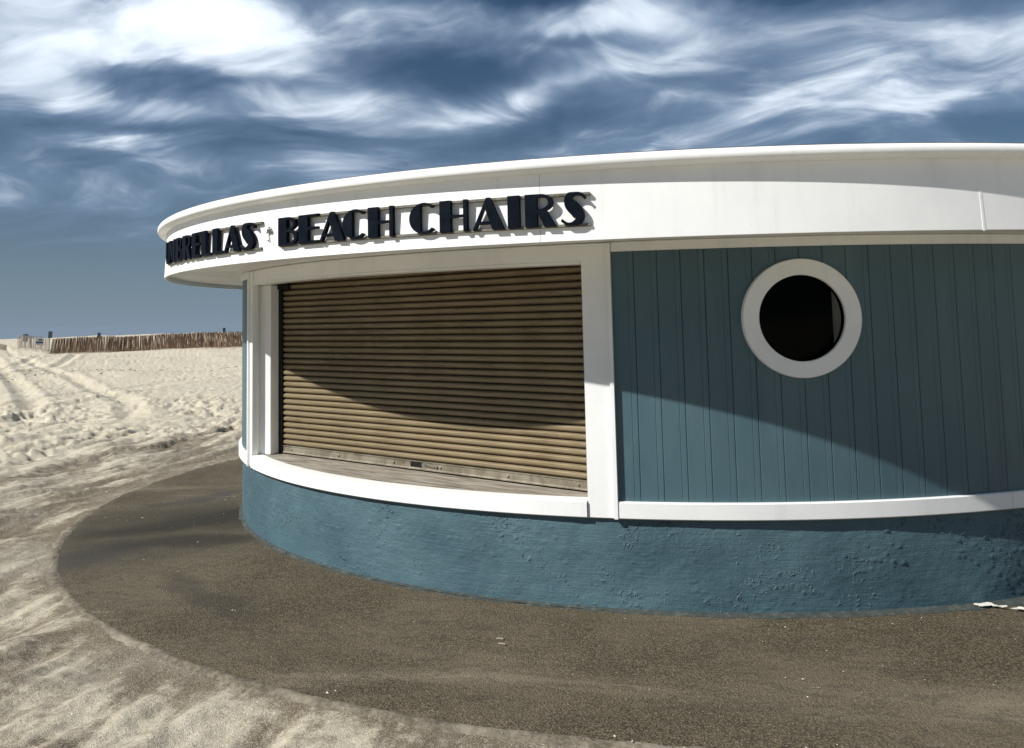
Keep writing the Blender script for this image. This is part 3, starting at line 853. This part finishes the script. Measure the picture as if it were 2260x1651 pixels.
s1 = thing('lettered_sign', 'dark navy raised letters reading UMBRELLAS on thin rails at the fascia left end', 'sign', group='raised lettering on the fascia')
rails(s1, -51.8, -31.0)
letters(s1, [('U', -51.9, -50.25), ('M', -50.05, -47.5), ('B', -47.2, -45.15), ('R', -44.95, -42.65), ('E', -42.35, -40.45), ('L', -40.2, -38.25), ('L', -38.0, -36.05), ('A', -36.0, -33.55), ('S', -33.6, -31.5)])
s2 = thing('lettered_sign', 'dark navy raised letters reading BEACH CHAIRS on thin rails above the roller shutter', 'sign', group='raised lettering on the fascia')
rails(s2, -28.75, -4.6)
letters(s2, [('B', -28.62, -26.55), ('E', -26.38, -24.42), ('A', -24.32, -21.98), ('C', -22.15, -20.12), ('H', -19.93, -17.9),
             ('C', -16.63, -14.65), ('H', -14.38, -12.44), ('A', -12.08, -10.0), ('I', -9.73, -8.96), ('R', -8.60, -6.68), ('S', -6.38, -4.78)])

# little umbrella emblem between the two words
emb = thing('umbrella_emblem', 'tiny dark umbrella emblem on the white fascia between the two words', 'emblem', loc=(*pol(RF - .002, -30.1), 2.275))
ea = -30.1


def emb_plate(name, pts, dep=.006):
    k = len(pts); V = [(x, -.001, z) for x, z in pts] + [(x, -dep, z) for x, z in pts]
    F = [tuple(range(k)), tuple(range(2 * k - 1, k - 1, -1))] + [(j, (j + 1) % k, k + (j + 1) % k, k + j) for j in range(k)]
    o = obj(name, mesh(name, V, F), 'emblem_grey', emb, rotz=R_(ea)); return o


emb_plate('canopy_panel', [(-.030, .050), (-.026, .070), (-.016, .086), (-.009, .062), (-.012, .053), (-.021, .056)])
emb_plate('canopy_panel', [(-.010, .055), (-.007, .070), (-.001, .090), (.004, .070), (.003, .053), (-.004, .058)])
emb_plate('canopy_panel', [(.006, .055), (.007, .070), (.014, .085), (.025, .069), (.029, .050), (.020, .056), (.012, .052)])
emb_plate('canopy_tip', [(-.013, .089), (-.005, .096), (.002, .0975), (.009, .093), (.011, .089), (.002, .0905)])
emb_plate('pole', [(-.003, .052), (.001, .052), (.001, .010), (-.002, .002), (-.009, -.001), (-.016, .003), (-.0165, .010), (-.0125, .010), (-.012, .006), (-.008, .004), (-.004, .007), (-.003, .013)])

# ------------------------------------------------------------------ slat fences far across the sand


def ground(x, y): return float(sand_height(np.array([x]), np.array([y]))[0])


V, F = box((0, 0, .60), .048, .014, 1.20); V = [(x * (1 if z < .6 else .92), y, z) for x, y, z in V]
pk_b = mesh('picket', V, F); pk_b.materials.append(MAT['picket_brown'])
pk_g = pk_b.copy(); pk_g.materials.clear(); pk_g.materials.append(MAT['picket_grey'])


def fence(root, pts, step, me, hscale=1.0, lean=.03, slant=None):
    pts = [Vector((*p_, 0)) for p_ in pts]; tot = sum((b - a).length for a, b in zip(pts[:-1], pts[1:]))
    d = 0.0; base = []
    while d < tot:
        q = d
        for a_, b_ in zip(pts[:-1], pts[1:]):
            l = (b_ - a_).length
            if q <= l: p_ = a_ + (b_ - a_) * (q / l); dirn = math.atan2((b_ - a_).y, (b_ - a_).x); break
            q -= l
        gz = ground(p_.x, p_.y); base.append((p_, gz, dirn))
        o = bpy.data.objects.new('picket', me); COL.objects.link(o); o.parent = root
        o.location = (p_.x - root.location.x, p_.y - root.location.y, gz - .06 - root.location.z)
        sl_ = slant(d / tot) if slant else 0
        o.rotation_euler = (random.gauss(0, lean), random.gauss(0, lean) + sl_, dirn + random.gauss(0, .1)); o.scale = (1, 1, hscale * random.uniform(.96, 1.04))
        d += step * random.uniform(.85, 1.15)
    # twisted wires
    V = []; F = []
    for zf in (.22, .6, .98):
        b0 = len(V)
        for p_, gz, dn in base[::4] + [base[-1]]:
            x, y, z = p_.x - root.location.x, p_.y - root.location.y, gz - .06 + 1.2 * hscale * zf - root.location.z
            V += [(x, y - .012, z - .006), (x, y - .012, z + .006), (x, y + .012, z)]
        m_ = (len(V) - b0) // 3
        for i in range(m_ - 1):
            for j in range(3): F.append((b0 + i * 3 + j, b0 + i * 3 + (j + 1) % 3, b0 + i * 3 + 3 + (j + 1) % 3, b0 + i * 3 + 3 + j))
    obj('wire', mesh('wire', V, F), 'rail_metal', root)


C0 = (-44.45, 49.17)
fr_ = thing('slat_fence', 'long dark brown wooden slat fence across the sand behind the stand, the nearer row', 'fence', loc=(*C0, 0), group='slat fences on the beach')
fence(fr_, [C0, (-37.5, 49.5), (-29.5, 48.9), (-26.5, 48.7)], .066, pk_b, slant=lambda q: .16 - .30 * q)
fr2 = thing('slat_fence', 'dark brown slat fence row right behind the long one, glimpsed through its gaps', 'fence', loc=(-44.2, 50.0, 0), group='slat fences on the beach')
fence(fr2, [(-44.7, 50.1), (-37.5, 50.6), (-29.5, 50.1), (-26.5, 49.9)], .064, pk_b, slant=lambda q: .12 - .45 * q)
fg = thing('slat_fence', 'pale grey weathered slat fence section running back from the corner at far left', 'fence', loc=(-48.9, 52.0, 0), group='slat fences on the beach')
fence(fg, [(-44.75, 49.3), (-50.5, 53.4)], .115, pk_g)
fl = thing('slat_fence', 'low dark grey stretch of slat fence at the very left end', 'fence', loc=(-52.6, 55.0, 0), group='slat fences on the beach')
fence(fl, [(-52.4, 54.6), (-53.6, 55.0)], .06, pk_g, hscale=.48, lean=.05)


def signboard(label, x, y, ztop, wd, ht, material='board_slate', tilt=0.0):
    g = ground(x, y)
    rt = thing('signboard', label, 'signboard', loc=(x, y, g), group='boards on posts behind the fence')
    hgt = ztop - g
    o = obj('panel', bbox_mesh('panel', (0, -.03, hgt - ht / 2), wd, .03, ht, .006), material, rt); o.rotation_euler = (0, tilt, R_(40))
    o = obj('post', bbox_mesh('post', (0, .01, (hgt - .05) / 2), .07, .05, hgt - .05, .005), material, rt); o.rotation_euler = (0, 0, R_(40))


signboard('dark slate board on a post rising above the corner where grey and brown fences meet', -45.9, 51.0, 1.42, .28, .5, tilt=.05)
signboard('dark slate board standing behind the left end of the pale grey fence', -51.3, 55.3, 1.22, .38, .60, tilt=.05)
signboard('dark slate board barely topping the brown fence left of its middle', -42.0, 51.3, 1.24, .22, .4)
signboard('small dark slate board above the brown fence close to the stand wall', -31.9, 51.1, 1.40, .20, .45)

pl = thing('notice_board', 'small white board with blue bands hung on the pale grey fence', 'sign', loc=(-45.6, 49.45, ground(-45.6, 49.45)))
o = obj('panel', bbox_mesh('panel', (0, 0, .85), .58, .03, .50, .006), 'board_white', pl); o.rotation_euler = (0, .06, R_(38)); pb = o
for z, hgt, wd, dx in ((.98, .10, .28, .05), (.80, .12, .46, .02), (.68, .03, .5, 0)):
    obj('band', bbox_mesh('band', (dx, -.018, z), wd, .008, hgt, .002), 'board_blue', pb)

# ------------------------------------------------------------------ litter, shells, beach wrack


def scrap(label, a, R, size, seed):
    rs = np.random.RandomState(seed); k = 26; V = [(0, 0, .006)]; F = []
    ring = []
    for i in range(k):
        b = 2 * math.pi * i / k
        q = 1 + .22 * math.sin(3 * b + seed) + .16 * math.sin(5 * b + 2 * seed) + .10 * rs.randn()
        ring.append((size * .52 * q * math.cos(b), size * .20 * q * math.sin(b) + .10 * size * math.sin(2.2 * b + seed)))
    for f_ in (.55, 1.0):
        for i, (x, y) in enumerate(ring): V.append((x * f_, y * f_, .003 + .007 * abs(math.sin(i * 1.1 + f_ * 4 + seed)) * f_))
    for i in range(k):
        j = (i + 1) % k; F += [(0, 1 + i, 1 + j), (1 + i, 1 + k + i, 1 + k + j, 1 + j)]
    m_ = len(V); V2 = V + [(x, y, z - .0012) for x, y, z in V]; F = F + [tuple(q + m_ for q in reversed(fc)) for fc in F]
    o = obj('paper_scrap', mesh('paper_scrap', V2, F, 50), 'paper', None, loc=(*pol(R, a), .010), rotz=R_(a - 30))
    return tag(o, label, 'litter', 'torn white scraps at the foot of the wall')


scrap('torn white scrap lying against the foot of the blue wall at far right', 23.0, 4.515, .15, 3)
scrap('torn white scrap on the asphalt, the outer of the two at far right', 24.6, 4.63, .15, 5)
for i, (x, y, rz) in enumerate(((-.99, -4.955, -10), (-.965, -5.03, -14))):
    V, F = box((0, 0, .004), .040, .008, .005)
    o = obj('wood_chip', mesh('wood_chip', V, F), 'cream_chip', None, loc=(x, y, -.006), rotz=R_(rz))
    tag(o, ('pale wood chip on the asphalt before the wall, the farther of a close pair', 'pale wood chip on the asphalt before the wall, the nearer of a close pair')[i], 'chip', 'wood chips on the asphalt')

rs = np.random.RandomState(4); V = []; F = []


def bit(x, y, z, s):
    b0 = len(V); an = rs.rand() * 6.28; l, w_, h_ = s * rs.uniform(.8, 1.6), s * rs.uniform(.4, .9), s * rs.uniform(.2, .5)
    for q, (dx, dy) in enumerate(((1, 0), (.3, 1), (-.8, .6), (-1, -.4), (.1, -1))):
        V.append((x + (dx * l * math.cos(an) - dy * w_ * math.sin(an)) * .5, y + (dx * l * math.sin(an) + dy * w_ * math.cos(an)) * .5, z))
    V.append((x, y, z + h_))
    for q in range(5): F.append((b0 + q, b0 + (q + 1) % 5, b0 + 5))


for i in range(380):
    a = rs.uniform(-75, 30); edge = rs.rand() < .25
    R = (RA + rs.normal(.03, .05)) if edge else rs.uniform(4.55, 5.85)
    x, y = pol(R, a); x += AX * (R > 5); y += AY * (R > 5)
    bit(x, y, -.018 * (R - 4.45) / 1.42 + .001, rs.choice([.004, .006, .010, .016], p=[.50, .35, .13, .02]))
xs = rs.uniform(-9, -1, 700); ys = rs.uniform(-8.5, 3, 700); ra = np.hypot(xs - AX, ys - AY) - RA; ok = ra > .12
for x, y, z in zip(xs[ok], ys[ok], sand_height(xs[ok], ys[ok])): bit(x, y, z + .002, rs.choice([.008, .013, .02], p=[.55, .35, .1]))
o = obj('shell_grit', mesh('shell_grit', V, F), 'shell'); o['kind'] = 'stuff'; tag(o, 'scattered pale shell bits and grit on asphalt and sand', 'grit')

V = []; F = []
line = np.array(curve_pts([(-22.0, 18.5), (-22.97, 20.9), (-23.6, 23.0), (-22.9, 24.2), (-23.4, 26.0), (-21.5, 25.6), (-19.5, 24.6), (-17.5, 23.8)], 8))
for i in range(240):
    q = line[rs.randint(len(line))]; x, y = q[0] + rs.normal(0, 1.3), q[1] + rs.normal(0, 1.2); z = ground(x, y)
    an = rs.rand() * 3.14; l = rs.uniform(.04, .22); h_ = rs.uniform(.01, .03); b0 = len(V); dx, dy = math.cos(an) * l / 2, math.sin(an) * l / 2
    V += [(x - dx, y - dy, z), (x + dx, y + dy, z), (x + dx * .4 - dy * .15, y + dy * .4 + dx * .15, z + h_), (x - dx * .3 + dy * .15, y - dy * .3 - dx * .15, z + h_ * .7)]
    F += [(b0, b0 + 1, b0 + 2), (b0, b0 + 2, b0 + 3), (b0, b0 + 3, b0 + 1), (b0 + 1, b0 + 3, b0 + 2)]
o = obj('beach_wrack', mesh('beach_wrack', V, F), 'wrack'); o['kind'] = 'stuff'; tag(o, 'thin line of dark seaweed and twigs on the mid beach', 'seaweed')
